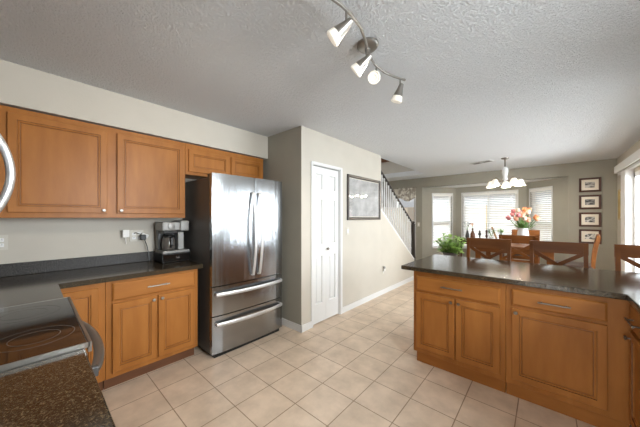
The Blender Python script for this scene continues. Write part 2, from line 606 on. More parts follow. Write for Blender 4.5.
# sliding door with its frame and panes
sd = MB()
for a, b_, x0, x1 in ((SL0, SL0 + 0.07, 0.0, 0.1), (SL1 - 0.07, SL1, 0.0, 0.1), ((SL0 + SL1) / 2 - 0.05, (SL0 + SL1) / 2 + 0.05, 0.02, 0.09)):
    sd.box(XR + x0, XR + x1, a, b_, 0, SLZ)
sd.box(XR, XR + 0.1, SL0, SL1, SLZ - 0.07, SLZ)
sd.box(XR, XR + 0.1, SL0, SL1, 0.0, 0.05)
sdo = struct(sd.build('door_2', M['trim']))
struct(MB().box(XR + 0.05, XR + 0.054, SL0 + 0.07, SL1 - 0.07, 0.05, SLZ - 0.07).build('door_pane', M['glass'], sdo))

# outdoors: patio, block wall
struct(MB().box(-9, 9, 8.2, 14, -0.12, -0.04).build('exterior_patio', M['patio']))
struct(MB().box(1.2, 9, -6, 8.2, -0.12, -0.04).build('exterior_side_patio', M['patio']))
struct(MB().box(-9, 9, 11.6, 11.8, -0.1, 1.85).build('garden_wall', M['outside']))
struct(MB().box(6.2, 6.4, -6, 11.6, -0.1, 1.85).build('garden_side_wall', M['outside']))

# ------------------------------------------------------------------ cabinets
DOOR = [(0, 0), (0, -0.0155), (0.0035, -0.019), (0.045, -0.019), (0.0468, -0.0125), (0.050, -0.0125), (0.0525, -0.0145), (0.057, -0.0145), (0.060, -0.0085), (0.063, -0.0085), (0.0665, -0.0105), (0.072, -0.0108)]
DRAW = [(0, 0), (0, -0.012), (0.008, -0.0175), (0.011, -0.019)]
KNOB = [(0.005, 0), (0.005, 0.012), (0.011, 0.016), (0.0135, 0.021), (0.011, 0.026), (0, 0.0275)]


def cabinet(name, label, cat, loc, rz, x0, x1, z0, z1, depth, doors=(), drawers=(), toe=False, hw='tracknickel', group=None, toe_in=0.07):
    """front faces local -y at y=0; doors (a,b,z0,z1,knob_x,knob_z), drawers (a,b,z0,z1,pull)"""
    t = thing(name, label, cat, loc, rz, group)
    mb = MB()
    mb.box(x0, x1, 0.0, depth, z0, z1, 0.0015, 1)
    mb.build('body', M['wood'], t)
    if toe:
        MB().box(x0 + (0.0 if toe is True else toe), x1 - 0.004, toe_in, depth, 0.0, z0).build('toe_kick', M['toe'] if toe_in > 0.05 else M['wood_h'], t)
    for a, b_, c, d, kx, kz in doors:
        o = MB().front(a, b_, c, d, DOOR, glaze=(3, 8)).build('door', [M['wood'], M['glaze']], t)
        if kx is not None:
            MB().lathe(KNOB, (kx, -0.019, kz), '-y', 14).build('knob', M[hw], o, True)
    for a, b_, c, d, hp in drawers:
        o = MB().front(a, b_, c, d, DRAW).build('drawer', M['wood_h'], t)
        if hp:
            xm, zm = hp
            L = 0.085
            h = MB()
            h.tube([(xm - L, -0.047, zm), (xm + L, -0.047, zm)], 0.0055, 10)
            for s in (-1, 1):
                h.tube([(xm + s * 0.064, -0.019, zm), (xm + s * 0.064, -0.047, zm)], 0.0045, 8)
            h.build('handle', M[hw], o, True)
    return t


W90 = R(90)
# wall cabinets (face x=-2.86, local x = world y)
cabinet('wall_cabinet', 'long honey maple wall cabinet with two doors above the coffee maker', 'cabinet', (-2.86, 0, 0), W90,
        -0.19, 1.081, 1.372, 2.165, 0.30,
        doors=[(-0.112, 0.437, 1.412, 2.122, 0.412, 1.436), (0.505, 1.064, 1.412, 2.122, 0.532, 1.436)])
cabinet('wall_cabinet', 'short honey maple cabinet with two low doors above the refrigerator', 'cabinet', (-2.86, 0, 0), W90,
        1.083, 2.078, 1.834, 2.165, 0.30,
        doors=[(1.112, 1.577, 1.866, 2.104, None, 0), (1.603, 2.045, 1.866, 2.104, None, 0)])
# base cabinets below (face x=-2.57)
cabinet('base_cabinet', 'narrow honey maple corner base cabinet with one tall door beside the range', 'cabinet', (-2.57, 0, 0), W90,
        0.06, 0.383, 0.105, 0.874, 0.585, doors=[(0.075, 0.343, 0.145, 0.838, None, 0)], toe=True)
cabinet('base_cabinet', 'honey maple base cabinet with a drawer over two doors beside the refrigerator', 'cabinet', (-2.57, 0, 0), W90,
        0.385, 1.088, 0.105, 0.874, 0.585,
        doors=[(0.424, 0.733, 0.145, 0.692, 0.705, 0.662), (0.743, 1.056, 0.145, 0.692, 0.770, 0.662)],
        drawers=[(0.424, 1.056, 0.714, 0.856, (0.74, 0.785))], toe=True)
# cabinets each side of the range, seen only from above
cabinet('base_cabinet', 'maple base cabinet under the near corner of the dark counter', 'cabinet', (-0.42, 0.085, 0), R(180),
        0.0, 0.785, 0.105, 0.874, 0.595, doors=[(0.03, 0.385, 0.145, 0.692, 0.36, 0.66), (0.40, 0.755, 0.145, 0.692, 0.425, 0.66)],
        drawers=[(0.03, 0.755, 0.714, 0.856, (0.39, 0.785))], toe=True)
# peninsula cabinets (face y=2.43)
PY = 2.43
cabinet('peninsula_cabinet', 'maple base cabinet with two doors at the free end of the peninsula', 'cabinet', (0, PY, 0), 0,
        -0.945, -0.228, 0.105, 0.874, 0.60,
        doors=[(-0.915, -0.585, 0.15, 0.672, -0.610, 0.640), (-0.575, -0.262, 0.15, 0.672, -0.550, 0.640)],
        drawers=[(-0.915, -0.262, 0.692, 0.822, (-0.605, 0.762))], toe=0.02, hw='bronze', toe_in=0.03)
cabinet('peninsula_cabinet', 'maple base cabinet with one wide door in the inner corner of the peninsula', 'cabinet', (0, PY, 0), 0,
        -0.226, 0.398, 0.105, 0.874, 0.60,
        doors=[(-0.190, 0.297, 0.15, 0.690, -0.165, 0.662)],
        drawers=[(-0.190, 0.297, 0.712, 0.834, (0.045, 0.770))], toe=True, hw='bronze', toe_in=0.03)
cabinet('sink_cabinet', 'maple base cabinet at the right edge, facing the range across the kitchen', 'cabinet', (0.40, PY - 0.002, 0), R(-90),
        0.0, 0.80, 0.105, 0.874, 0.597,
        doors=[(0.045, 0.405, 0.15, 0.692, 0.075, 0.655), (0.415, 0.775, 0.15, 0.692, 0.745, 0.655)],
        drawers=[(0.045, 0.405, 0.714, 0.856, (0.21, 0.785)), (0.415, 0.775, 0.714, 0.856, (0.60, 0.785))], toe=True, hw='bronze')
# panel that closes the peninsula's back and carries the overhang
pp = MB().box(-0.945, XR - 0.003, PY + 0.602, PY + 0.62, 0.0, 0.874)
tag(pp.build('back_panel', M['wood']), 'plain maple panel closing the back of the peninsula under the overhang', 'panel')

# worktops
ct = MB()
ct.poly([(XA + 0.002, YN + 0.002), (-2.004, YN + 0.002), (-2.004, 0.125), (-2.535, 0.125), (-2.535, 1.125), (XA + 0.002, 1.125)], 0.876, 0.914)
ctr = thing('worktop', 'dark speckled L-shaped worktop running from the range to the refrigerator', 'worktop')
ct.build('slab', M['counter'], ctr)
MB().box(XA + 0.002, XA + 0.024, YN + 0.026, 1.125, 0.914, 1.014, 0.004).build('backsplash', M['splash'], ctr)
MB().box(XA + 0.002, -2.004, YN + 0.002, YN + 0.024, 0.914, 1.014, 0.004).build('backsplash', M['splash'], ctr)
ct2 = thing('worktop', 'dark speckled worktop in the bottom left corner, in front of the range', 'worktop')
MB().box(-1.217, -0.40, YN + 0.002, 0.125, 0.876, 0.914, 0.005).build('slab', M['counter'], ct2)
MB().box(-1.212, -0.40, YN + 0.002, YN + 0.024, 0.914, 1.014, 0.004).build('backsplash', M['splash'], ct2)
ct3 = MB()
ct3.poly([(-1.042, 2.362), (0.366, 2.362), (0.366, 1.62), (XR - 0.003, 1.62), (XR - 0.003, 3.36), (-1.042, 3.36)], 0.876, 0.914)
c3 = ct3.build('worktop', M['counter'])
tag(c3, 'dark glossy peninsula worktop on the right, in front of the dining chairs', 'worktop')
bv = c3.modifiers.new('b', 'BEVEL')
bv.width = 0.006
bv.segments = 2

# ------------------------------------------------------------------ range
rg = thing('range', 'black glass topped electric range with steel trim between two dark counters', 'range', (-1.61, 0, 0))
MB().box(-0.378, 0.378, YN + 0.02, 0.10, 0.03, 0.905).build('body', M['fridge_side'], rg)
MB().box(-0.385, 0.385, YN + 0.03, 0.135, 0.914, 0.930, 0.003).build('cooktop', M['blackgloss'], rg)
tr = MB()
tr.box(-0.389, -0.3855, YN + 0.03, 0.139, 0.912, 0.931)
tr.box(0.3855, 0.389, YN + 0.03, 0.139, 0.912, 0.931)
tr.box(-0.389, 0.389, 0.1355, 0.145, 0.895, 0.931)
tr.build('trim', M['tracknickel'], rg)
od = MB().box(-0.375, 0.375, 0.10, 0.135, 0.19, 0.885, 0.004).build('oven_door', M['steel_plain'], rg)
MB().box(-0.27, 0.27, 0.1355, 0.138, 0.30, 0.70).build('oven_window', M['blackgloss'], od)
hpts = []
for k in range(17):
    u = k / 16 * 2 - 1
    hpts.append((u * 0.345, 0.154 + 0.050 * (1 - u * u) ** 0.8, 0.80))
MB().sweep(hpts, 0.030, 0.036, (0, 0, 1), seg=12).build('oven_handle', M['tracknickel'], od, True)
for s in (-1, 1):
    MB().box(s * 0.345 - 0.012, s * 0.345 + 0.012, 0.135, 0.168, 0.782, 0.818, 0.003).build('handle_mount', M['darkgrey'], od)
MB().box(-0.375, 0.375, 0.10, 0.128, 0.05, 0.18, 0.004).build('storage_drawer', M['steel_plain'], rg)
bk = MB().box(-0.378, 0.378, YN + 0.003, YN + 0.06, 0.90, 1.08, 0.006).build('control_panel', M['blackgloss'], rg)
for x, y, r in ((-0.19, -0.02, 0.115), (0.19, 0.01, 0.105), (-0.19, -0.29, 0.085), (0.19, -0.29, 0.10)):
    mb = MB()
    for rr_ in (r, r * 0.62):
        seg = 48
        lo = [[((rr_ + d) * math.cos(2 * math.pi * k / seg) + x, (rr_ + d) * math.sin(2 * math.pi * k / seg) + y, z) for k in range(seg)]
              for d, z in ((0, 0.9298), (0, 0.9303), (0.0025, 0.9303), (0.0025, 0.9298))]
        mb.loops(lo, False, False)
    mb.build('burner_ring', M['ring'], rg)
for sx in (-0.33, 0.33):
    for sy in (-0.44, 0.04):
        MB().lathe([(0.02, 0), (0.02, 0.03)], (sx, sy, 0)).build('foot', M['black'], rg)

# microwave over the range
mw = thing('microwave', 'steel over-the-range microwave with a bowed vertical handle at the left edge', 'microwave', (-1.61, 0, 1.355))
MB().box(-0.378, 0.378, YN + 0.003, -0.155, 0.0, 0.42).build('body', M['fridge_side'], mw)
dr = MB().box(-0.21, 0.378, -0.155, -0.12, 0.005, 0.415, 0.004).build('door', M['steel_plain'], mw)
MB().box(-0.14, 0.31, -0.1205, -0.1185, 0.07, 0.35).build('door_window', M['blackgloss'], dr)
MB().box(-0.378, -0.213, -0.155, -0.12, 0.005, 0.415, 0.004).build('control_panel', M['blackgloss'], mw)
hp = []
for k in range(15):
    u = k / 14 * 2 - 1
    hp.append((-0.185, -0.112 + 0.052 * (1 - u * u), 0.215 + u * 0.185))
MB().sweep([(-0.185, -0.125, 0.028)] + hp + [(-0.185, -0.125, 0.402)], 0.034, 0.030, (1, 0, 0), seg=12).build('handle', M['satin'], dr, True)
struct(MB().box(-2.0, -1.22, YN, -0.22, 1.776, 2.165).build('trim_hood_box', M['wood']))

# ------------------------------------------------------------------ refrigerator (local x = world y)
fr = thing('refrigerator', 'stainless French door refrigerator with two freezer drawers beside the pantry', 'refrigerator', (-2.38, 0, 0), W90)
F0, F1 = 1.154, 2.022
FS = 1.628
MB().box(F0 + 0.004, F1 - 0.004, 0.085, 0.745, 0.035, 1.775, 0.006).build('cabinet_body', M['fridge_side'], fr)


def bowed(x0, x1, z0, z1, bow, left=True):
    n = 10
    lo = []
    for zz in (z0, z1):
        pts = [(x0, 0.075, zz)]
        for k in range(n + 1):
            t = k / n
            x = x0 + (x1 - x0) * t
            g = (x - F0) / (F1 - F0) * 2 - 1
            y = 0.016 * abs(g) ** 2.2
            if t == 0 or t == 1:
                y += 0.008
            pts.append((x, y, zz))
        pts.append((x1, 0.075, zz))
        lo.append(pts)
    return MB().loops(lo)


dl = bowed(F0, FS - 0.003, 0.705, 1.808, 1).build('door', M['steel'], fr, True)
drr = bowed(FS + 0.003, F1, 0.705, 1.808, 1).build('door', M['steel'], fr, True)
for o, s in ((dl, -1), (drr, 1)):
    pts = []
    for k in range(21):
        u = k / 20 * 2 - 1
        pts.append((FS + s * 0.040, -0.022 - 0.052 * (1 - u * u), 1.20 + u * 0.44))
    pts = [(FS + s * 0.040, 0.0, 0.757)] + pts + [(FS + s * 0.040, 0.0, 1.643)]
    MB().sweep(pts, 0.034, 0.020, (1, 0, 0), seg=12).build('door_handle', M['satin'], o, True)
for (z0, z1, zh) in ((0.415, 0.695, 0.625), (0.045, 0.405, 0.335)):
    d = bowed(F0, F1, z0, z1, 1).build('freezer_drawer', M['steel'], fr, True)
    pts = []
    for k in range(21):
        u = k / 20 * 2 - 1
        pts.append(((F0 + F1) / 2 + u * 0.40, -0.012 - 0.048 * (1 - u * u), zh + 0.0 * u))
    pts = [((F0 + F1) / 2 - 0.40, 0.012, zh)] + pts + [((F0 + F1) / 2 + 0.40, 0.012, zh)]
    MB().sweep(pts, 0.040, 0.018, (0, 0, 1), seg=12).build('drawer_handle', M['satin'], d, True)
for x in (F0 + 0.05, F1 - 0.05):
    MB().box(x - 0.035, x + 0.035, 0.03, 0.16, 1.776, 1.812, 0.006).build('hinge_cover', M['darkgrey'], fr)
fb = MB().box(F0 + 0.03, F1 - 0.03, 0.04, 0.70, 0.0, 0.035)
fb.build('base_grille', M['black'], fr)

# ------------------------------------------------------------------ coffee station
cs = thing('pod_drawer', 'low black pod drawer under the coffee maker', 'drawer', (-2.86, 0.866, 0.914), W90)
cs.scale = (0.97, 1, 1)
MB().box(0.0, 0.275, 0.0, 0.265, 0.006, 0.094, 0.003).build('case', M['black'], cs)
df = MB().box(0.006, 0.269, -0.010, 0.0, 0.012, 0.086, 0.003).build('drawer_front', M['blackgloss'], cs)
MB().box(0.125, 0.160, -0.022, -0.010, 0.042, 0.056, 0.003).build('pull', M['steel_plain'], df)
for x in (0.02, 0.255):
    for y in (0.02, 0.245):
        MB().lathe([(0.01, 0), (0.01, 0.006)], (x, y, 0), seg=10).build('foot', M['black'], cs)
cm = thing('coffee_maker', 'grey dual coffee maker with a glass carafe, standing on the pod drawer', 'coffee maker', (-2.86, 0.866, 1.008), W90)
cm.scale = (0.97, 1, 1)
MB().box(0.005, 0.272, 0.005, 0.25, 0.0, 0.026, 0.008).build('base', M['grey'], cm)
MB().box(0.01, 0.268, 0.165, 0.25, 0.026, 0.25, 0.006).build('water_tank', M['darkgrey'], cm)
MB().box(0.172, 0.232, 0.06, 0.165, 0.026, 0.215, 0.008).build('pod_column', M['grey'], cm)
MB().box(0.005, 0.178, 0.012, 0.25, 0.232, 0.322, 0.014, 3).build('brew_head', M['grey'], cm)
MB().box(0.182, 0.275, 0.02, 0.25, 0.225, 0.335, 0.016, 3).build('pod_head', M['grey'], cm)
MB().lathe([(0.0, 0), (0.036, 0), (0.036, 0.006), (0.030, 0.009)], (0.09, 0.012, 0.277), '-y', 24).build('dial', M['grey'], cm, True)
MB().box(0.02, 0.16, 0.03, 0.16, 0.20, 0.232, 0.01).build('filter_basket', M['black'], cm)
cf = MB().lathe([(0.045, 0.0), (0.060, 0.01), (0.064, 0.06), (0.056, 0.115), (0.048, 0.135)], (0.088, 0.09, 0.028), 'z', 24)
gcar = mat('smoked_carafe_glass', (0.10, 0.09, 0.08), 0.05, spec=0.8)
cf = cf.build('carafe', gcar, cm, True)
MB().lathe([(0.050, 0.0), (0.052, 0.02), (0.03, 0.03)], (0.088, 0.09, 0.160), 'z', 20).build('lid', M['black'], cf, True)
MB().sweep([(0.088, 0.04, 0.165), (0.088, 0.0, 0.155), (0.088, -0.004, 0.09), (0.088, 0.03, 0.06)], 0.018, 0.012, (1, 0, 0)).build('carafe_handle', M['black'], cf)


# ------------------------------------------------------------------ outlets and switches (local x along wall, -y out)
def plate(name, label, cat, loc, rz, gangs=1, style='outlet'):
    w_ = 0.072 if gangs == 1 else 0.118
    t = thing(name, label, cat, loc, rz)
    MB().box(-w_ / 2, w_ / 2, -0.006, 0, -0.058, 0.058, 0.002).build('cover_plate', M['almond'], t)
    for g in range(gangs):
        x = 0 if gangs == 1 else (-0.023 + 0.046 * g)
        if style == 'switch':
            MB().box(x - 0.016, x + 0.016, -0.010, -0.006, -0.033, 0.033, 0.002).build('rocker', M['white'], t)
        else:
            for z in (-0.02, 0.02):
                sk = MB().box(x - 0.016, x + 0.016, -0.008, -0.006, z - 0.014, z + 0.014, 0.001).build('socket', M['white'], t)
                for dx in (-0.006, 0.006):
                    MB().box(x + dx - 0.0012, x + dx + 0.0012, -0.0086, -0.0079, z - 0.002, z + 0.008).build('slot', M['darkgrey'], sk)
    return t


plate('outlet', 'white wall outlet at the left edge, under the long cabinet', 'outlet', (XA, -0.155, 1.18), W90)
plate('outlet', 'double white outlet plate on the wall left of the coffee maker', 'outlet', (XA, 0.72, 1.185), W90, 2)
plate('light_switch', 'white light switch beside the pantry door, under the framed print', 'switch', (XP, 3.09, 1.175), W90, 1, 'switch')
plate('outlet', 'white outlet low on the wall beyond the pantry door', 'outlet', (XP, 4.19, 0.42), W90)
plate('light_switch', 'white switch on the taupe pier beside the dark newel post', 'switch', (-2.66, YB, 1.18), 0, 1, 'switch')
c1 = thing('charger', 'white plug-in charger on the left of the double outlet plate', 'charger', (XA + 0.009, 0.622, 1.212), W90)
MB().box(-0.028, 0.028, -0.05, 0.0, -0.035, 0.04, 0.006).build('adapter', M['plastic'], c1)
MB().tube([(0.0, -0.025, -0.035), (0.0, -0.028, -0.07), (0.004, -0.02, -0.10)], 0.004, 8).build('cord', M['plastic'], c1)
c2 = thing('plug', 'white plug on the right of the double outlet plate', 'plug', (XA + 0.009, 0.765, 1.195), W90)
MB().box(-0.015, 0.05, -0.045, 0.0, -0.02, 0.02, 0.006, mtx=Matrix.Rotation(R(25), 4, 'Y')).build('plug_body', M['plastic'], c2)
pc = thing('power_cord', 'black power cord looping from the outlet to the coffee maker', 'cord', (0, 0, 0))
MB().tube([(XA + 0.012, 0.70, 1.215), (XA + 0.05, 0.705, 1.22), (XA + 0.075, 0.735, 1.205), (XA + 0.07, 0.77, 1.16), (XA + 0.05, 0.80, 1.08),
           (XA + 0.06, 0.812, 1.0), (XA + 0.07, 0.818, 0.93), (XA + 0.10, 0.822, 0.920)], 0.0045, 8).build('cable', M['black'], pc, True)
MB().box(XA + 0.045, XA + 0.085, 0.735, 0.785, 1.145, 1.20, 0.008, mtx=None).build('cord_strain_block', M['black'], pc)
nl = thing('night_light', 'small plug-in night light on the low outlet beyond the pantry', 'night light', (XP + 0.009, 4.19, 0.44), W90)
MB().box(-0.022, 0.022, -0.03, 0, -0.025, 0.02, 0.006).build('night_light_base', M['plastic'], nl)
MB().lathe([(0.018, 0), (0.024, 0.015), (0.02, 0.035), (0.0, 0.045)], (0, -0.017, 0.02), 'z', 16).build('diffuser', M['grey'], nl, True)


# ------------------------------------------------------------------ pictures
def picture(name, label, loc, rz, w_, h_, fw, fmat, matw, art, cat='picture', group=None, glass=False, bevel=True):
    t = thing(name, label, cat, loc, rz, group)
    mb = MB()
    d = 0.026
    a, b_ = w_ / 2, h_ / 2
    lo = []
    for i, y in ((0, 0), (0, -d + 0.005), (0.005, -d), (fw * 0.75, -d + 0.004), (fw, -d + 0.012), (fw, -0.006)):
        lo.append([(-a + i, y, -b_ + i), (a - i, y, -b_ + i), (a - i, y, b_ - i), (-a + i, y, b_ - i)])
    mb.loops(lo, True, False)
    mb.build('picture_frame', fmat, t)
    MB().box(-a + fw, a - fw, -0.008, -0.003, -b_ + fw, b_ - fw).build('mat_board', M['matboard'], t)
    MB().box(-a + fw + matw, a - fw - matw, -0.0095, -0.0075, -b_ + fw + matw, b_ - fw - matw).build('print', art, t)
    if glass:
        MB().box(-a + fw, a - fw, -0.0125, -0.0110, -b_ + fw, b_ - fw).build('glass', M['glass'], t)
    return t


def art(name, stops, scale, stretch):
    return noisy(name, stops, scale, 4, 0.5, stretch=stretch)


a_big = art('pale_grey_print', [(0.35, (0.33, 0.33, 0.33)), (0.6, (0.50, 0.50, 0.50)), (0.75, (0.62, 0.62, 0.62))], 2.2, (2, 1, 3))
picture('framed_print', 'large pale grey print in a dark wood frame beside the pantry door', (XP, 3.565, 1.676), W90, 0.985, 0.68, 0.045, M['darkframe'], 0.010, a_big, glass=True)
FZ = [2.01, 1.675, 1.335, 1.005]
FL = ['small framed photo in mahogany, topmost of the column of four on the taupe wall',
      'small mahogany framed photo, second from the top of the column of four',
      'small mahogany framed photo, third from the top of the column of four',
      'small mahogany framed photo, lowest of the column of four, behind the turned chair']
ST = [[(0.42, (0.05, 0.05, 0.05)), (0.56, (0.55, 0.53, 0.50))], [(0.45, (0.03, 0.03, 0.03)), (0.62, (0.40, 0.38, 0.36))],
      [(0.40, (0.04, 0.04, 0.04)), (0.50, (0.22, 0.21, 0.2)), (0.6, (0.70, 0.68, 0.66))], [(0.45, (0.02, 0.02, 0.02)), (0.52, (0.72, 0.70, 0.66))]]
for i in range(4):
    picture('framed_photo', FL[i], (0.655, YB, FZ[i]), 0, 0.30, 0.275, 0.034, M['frame'], 0.05,
            art('photo_%d' % i, ST[i], 9 + 2 * i, (1, 1, 2.2)), group='column of four framed photos')
a_gold = art('gold_print', [(0.4, (0.25, 0.24, 0.16)), (0.6, (0.62, 0.54, 0.34))], 5, (1, 1, 1))
picture('framed_print', 'narrow gold framed print on the wall between the taupe wall and the blinds', (XR, 6.80, 1.60), R(-90), 0.30, 0.54, 0.035, M['gold'], 0.02, a_gold)

# ------------------------------------------------------------------ stair rail and stairs
rl = thing('stair_railing', 'white stair balustrade with a dark sloping handrail and newel post', 'railing', (XP - 0.055, 0, 0))
H0, H1 = 2.27, 1.27
sl = (H1 - H0) / (5.64 - 4.115)


def hz(y):
    return H0 + sl * (y - 4.115)


def kz(y):
    return K0 + (K1 - K0) / (5.66 - 4.115) * (y - 4.115)


MB().sweep([(0, 4.117, hz(4.117)), (0, 5.655, hz(5.655))], 0.042, 0.022, (1, 0, 0)).build('handrail', M['iron'], rl)
MB().sweep([(0, 4.117, kz(4.117) + 0.018), (0, 5.655, kz(5.655) + 0.018)], 0.108, 0.03, (1, 0, 0)).build('shoe_rail', M['trim'], rl)
nb = 17
for i in range(nb):
    y = 4.165 + (5.58 - 4.165) * i / (nb - 1)
    b0, b1 = kz(y) + 0.03, hz(y) - 0.02
    L = b1 - b0
    MB().lathe([(0.014, 0), (0.014, L * 0.22), (0.018, L * 0.25), (0.011, L * 0.30), (0.016, L * 0.5), (0.010, L * 0.75), (0.012, L)],
               (0, y, b0), 'z', 10).build('baluster', M['trim'], rl, True)
nwp = MB().box(-0.045, 0.045, 5.665, 5.755, 0.0, 1.20, 0.006)
nwp.lathe([(0.052, 0), (0.058, 0.02), (0.03, 0.035), (0.045, 0.06), (0.035, 0.09), (0, 0.10)], (0, 5.71, 1.20), 'z', 16)
nwp.build('newel_post', M['iron'], rl, True)
stp = MB()
for k in range(9):
    stp.box(-3.268, XP - 0.112, 5.55 - 0.26 * (k + 1), 5.55, 0.175 * k, 0.175 * (k + 1) - (0.0 if k else 0.0))
tag(stp.build('staircase', M['carpet']), 'carpeted stair flight climbing behind the white balustrade', 'stairs')

# ------------------------------------------------------------------ foyer valance
vp = [(-3.42 + 0.70 * k / 28, math.sin(k * 1.35) * 0.014) for k in range(29)]
lo_t, lo_b = [], []
vl = MB()
front = []
for k, (x, dy) in enumerate(vp):
    t = k / 28
    drop = 0.30 + 0.10 * abs(math.cos(t * math.pi * 1.5)) ** 1.5
    front.append((x, dy, drop))
t_ = bmesh.new()
rows = []
for f_, yy in ((0, -0.06), (1, -0.045)):
    rows.append([[t_.verts.new((x, YB + yy + dy * s_, 2.235 - drop * s_)) for s_ in (0.0, 0.12, 0.5, 1.0)] for x, dy, drop in front])
for r_, flip in ((rows[0], 0), (rows[1], 1)):
    for i in range(len(r_) - 1):
        for j in range(3):
            q = (r_[i][j], r_[i + 1][j], r_[i + 1][j + 1], r_[i][j + 1])
            t_.faces.new(q if flip else tuple(reversed(q)))
for i in range(len(front) - 1):
    for j in (0, 3):
        t_.faces.new((rows[0][i][j], rows[0][i + 1][j], rows[1][i + 1][j], rows[1][i][j]))
for i in (0, len(front) - 1):
    for j in range(3):
        t_.faces.new((rows[0][i][j], rows[0][i][j + 1], rows[1][i][j + 1], rows[1][i][j]))
bmesh.ops.recalc_face_normals(t_, faces=t_.faces)
vl._merge(t_)
vt = thing('valance', 'scalloped patterned fabric valance over the foyer window behind the stair rail', 'valance')
vl.build('fabric', M['fabric'], vt, True)
MB().tube([(-3.44, YB - 0.05, 2.225), (-2.70, YB - 0.05, 2.225)], 0.012).build('rod', M['bronze'], vt)
for x in (-3.40, -2.74):
    MB().box(x - 0.01, x + 0.01, YB - 0.05, YB, 2.215, 2.235).build('bracket', M['bronze'], vt)

# ------------------------------------------------------------------ sliding door valance and vertical blinds
vb = thing('vertical_blind', 'white vertical blind drawn to the far end of the sliding door under its valance', 'blind')
MB().box(0.905, 0.925, 3.0, 6.74, 2.135, 2.255, 0.003).build('valance_board', M['trim'], vb)
for y in (3.0, 6.72):
    MB().box(0.925, XR, y, y + 0.02, 2.135, 2.255).build('valance_return', M['trim'], vb)
MB().box(0.945, 0.985, 3.05, 6.70, 2.10, 2.135).build('track', M['trim'], vb)
mb = MB()
for k in range(17):
    y = 5.99 + k * 0.019
    mt = Matrix.Translation((0.965, y, 0)) @ Matrix.Rotation(R(80), 4, 'Z')
    mb.box(-0.044, 0.044, -0.001, 0.001, 0.03, 2.105, mtx=Matrix.Translation((0.958, y, 0)) @ Matrix.Rotation(R(12), 4, 'Z'))
mb.build('vanes', M['blind'], vb)


# ------------------------------------------------------------------ chairs
def chair(label, loc, rz, group):
    t = thing('dining_chair', label, 'chair', loc, rz, group)
    st = MB()
    st.box(-0.225, 0.225, -0.21, 0.20, 0.635, 0.675, 0.012, 3)
    st.build('seat', M['seat'], t)
    MB().box(-0.205, 0.205, -0.19, 0.185, 0.575, 0.635).build('seat_frame', M['cherry'], t)

    def yb(z):
        return 0.20 + 0.30 * max(0, z - 0.60) ** 2 * 0.75 + (0.03 if z < 0.3 else 0.0) * (1 - z / 0.3)
    for s in (-1, 1):
        pts = [(s * 0.205, yb(z), z) for z in (0.0, 0.15, 0.3, 0.5, 0.62, 0.72, 0.82, 0.92, 1.0, 1.06, 1.105)]
        MB().sweep(pts, 0.032, 0.042, (1, 0, 0)).build('back_post', M['cherry'], t)
    # broad top rail, a little hollow towards the sitter
    lo = []
    for k in range(11):
        u = k / 10 * 2 - 1
        x = u * 0.224
        y = yb(1.06) + 0.008 * (1 - u * u) - 0.005
        lo.append([(x, y - 0.014 - 0.004, 1.005), (x, y + 0.010 - 0.004, 1.005), (x, y + 0.022, 1.122), (x, y - 0.004, 1.122)])
    MB().loops(lo).build('top_rail', M['cherry'], t)
    lr = MB().box(-0.192, 0.192, yb(0.74) - 0.011, yb(0.74) + 0.011, 0.725, 0.765)
    lr.build('lower_rail', M['cherry'], t)
    for s in (-1, 1):
        MB().sweep([(-s * 0.188, yb(0.78), 0.762), (0, yb(0.885) + 0.008, 0.885), (s * 0.188, yb(1.0), 1.012)], 0.014, 0.036, (0, 1, 0)).build('cross_brace', M['cherry'], t)
        MB().box(s * 0.195 - 0.019, s * 0.195 + 0.019, -0.195, -0.157, 0.0, 0.60, 0.003).build('front_leg', M['cherry'], t)
        MB().box(s * 0.20 - 0.010, s * 0.20 + 0.010, -0.16, 0.20, 0.24, 0.275).build('stretcher', M['cherry'], t)
    MB().box(-0.18, 0.18, -0.187, -0.165, 0.19, 0.225).build('foot_rest', M['cherry'], t)
    return t


G1 = 'cross-back chairs along the peninsula'
G2 = 'cross-back chairs around the dining table'
ch = chair('cross-back cherry chair nearest the leafy plant, behind the peninsula', (-0.515, 3.40, 0), 0, G1)
dup(ch, (0.088, 3.38, 0), R(-2), 'cross-back cherry chair at the middle of the peninsula, left of the turned chair', G1)
dup(ch, (0.715, 3.40, 0), 0, 'cross-back cherry chair in front of the sliding door, cut by the right edge', G1)
dup(ch, (-0.29, 4.85, 0), R(180), 'cross-back chair at the near side of the dining table, back towards the kitchen', G2)
dup(ch, (0.33, 5.50, 0), R(-95), 'cross-back chair at the right of the table, seen edge on under the photos', G2)
dup(ch, (-0.30, 6.42, 0), 0, 'cross-back chair at the far side of the table, behind the tulip vase', G2)

# ------------------------------------------------------------------ dining table
tb = thing('dining_table', 'square counter-height cherry dining table under the chandelier, holding the tulips', 'table', (-0.40, 5.62, 0))
MB().box(-0.55, 0.55, -0.62, 0.62, 0.885, 0.92, 0.008).build('tabletop', M['cherry'], tb)
ap = MB()
for a_ in ((-0.5, 0.5, -0.57, -0.545), (-0.5, 0.5, 0.545, 0.57), (-0.5, -0.475, -0.545, 0.545), (0.475, 0.5, -0.545, 0.545)):
    ap.box(*a_, 0.80, 0.885)
ap.build('apron', M['cherry'], tb)
for sx in (-1, 1):
    for sy in (-1, 1):
        MB().box(sx * 0.46 - 0.04, sx * 0.46 + 0.04, sy * 0.53 - 0.04, sy * 0.53 + 0.04, 0, 0.80, 0.005).build('leg', M['cherry'], tb)

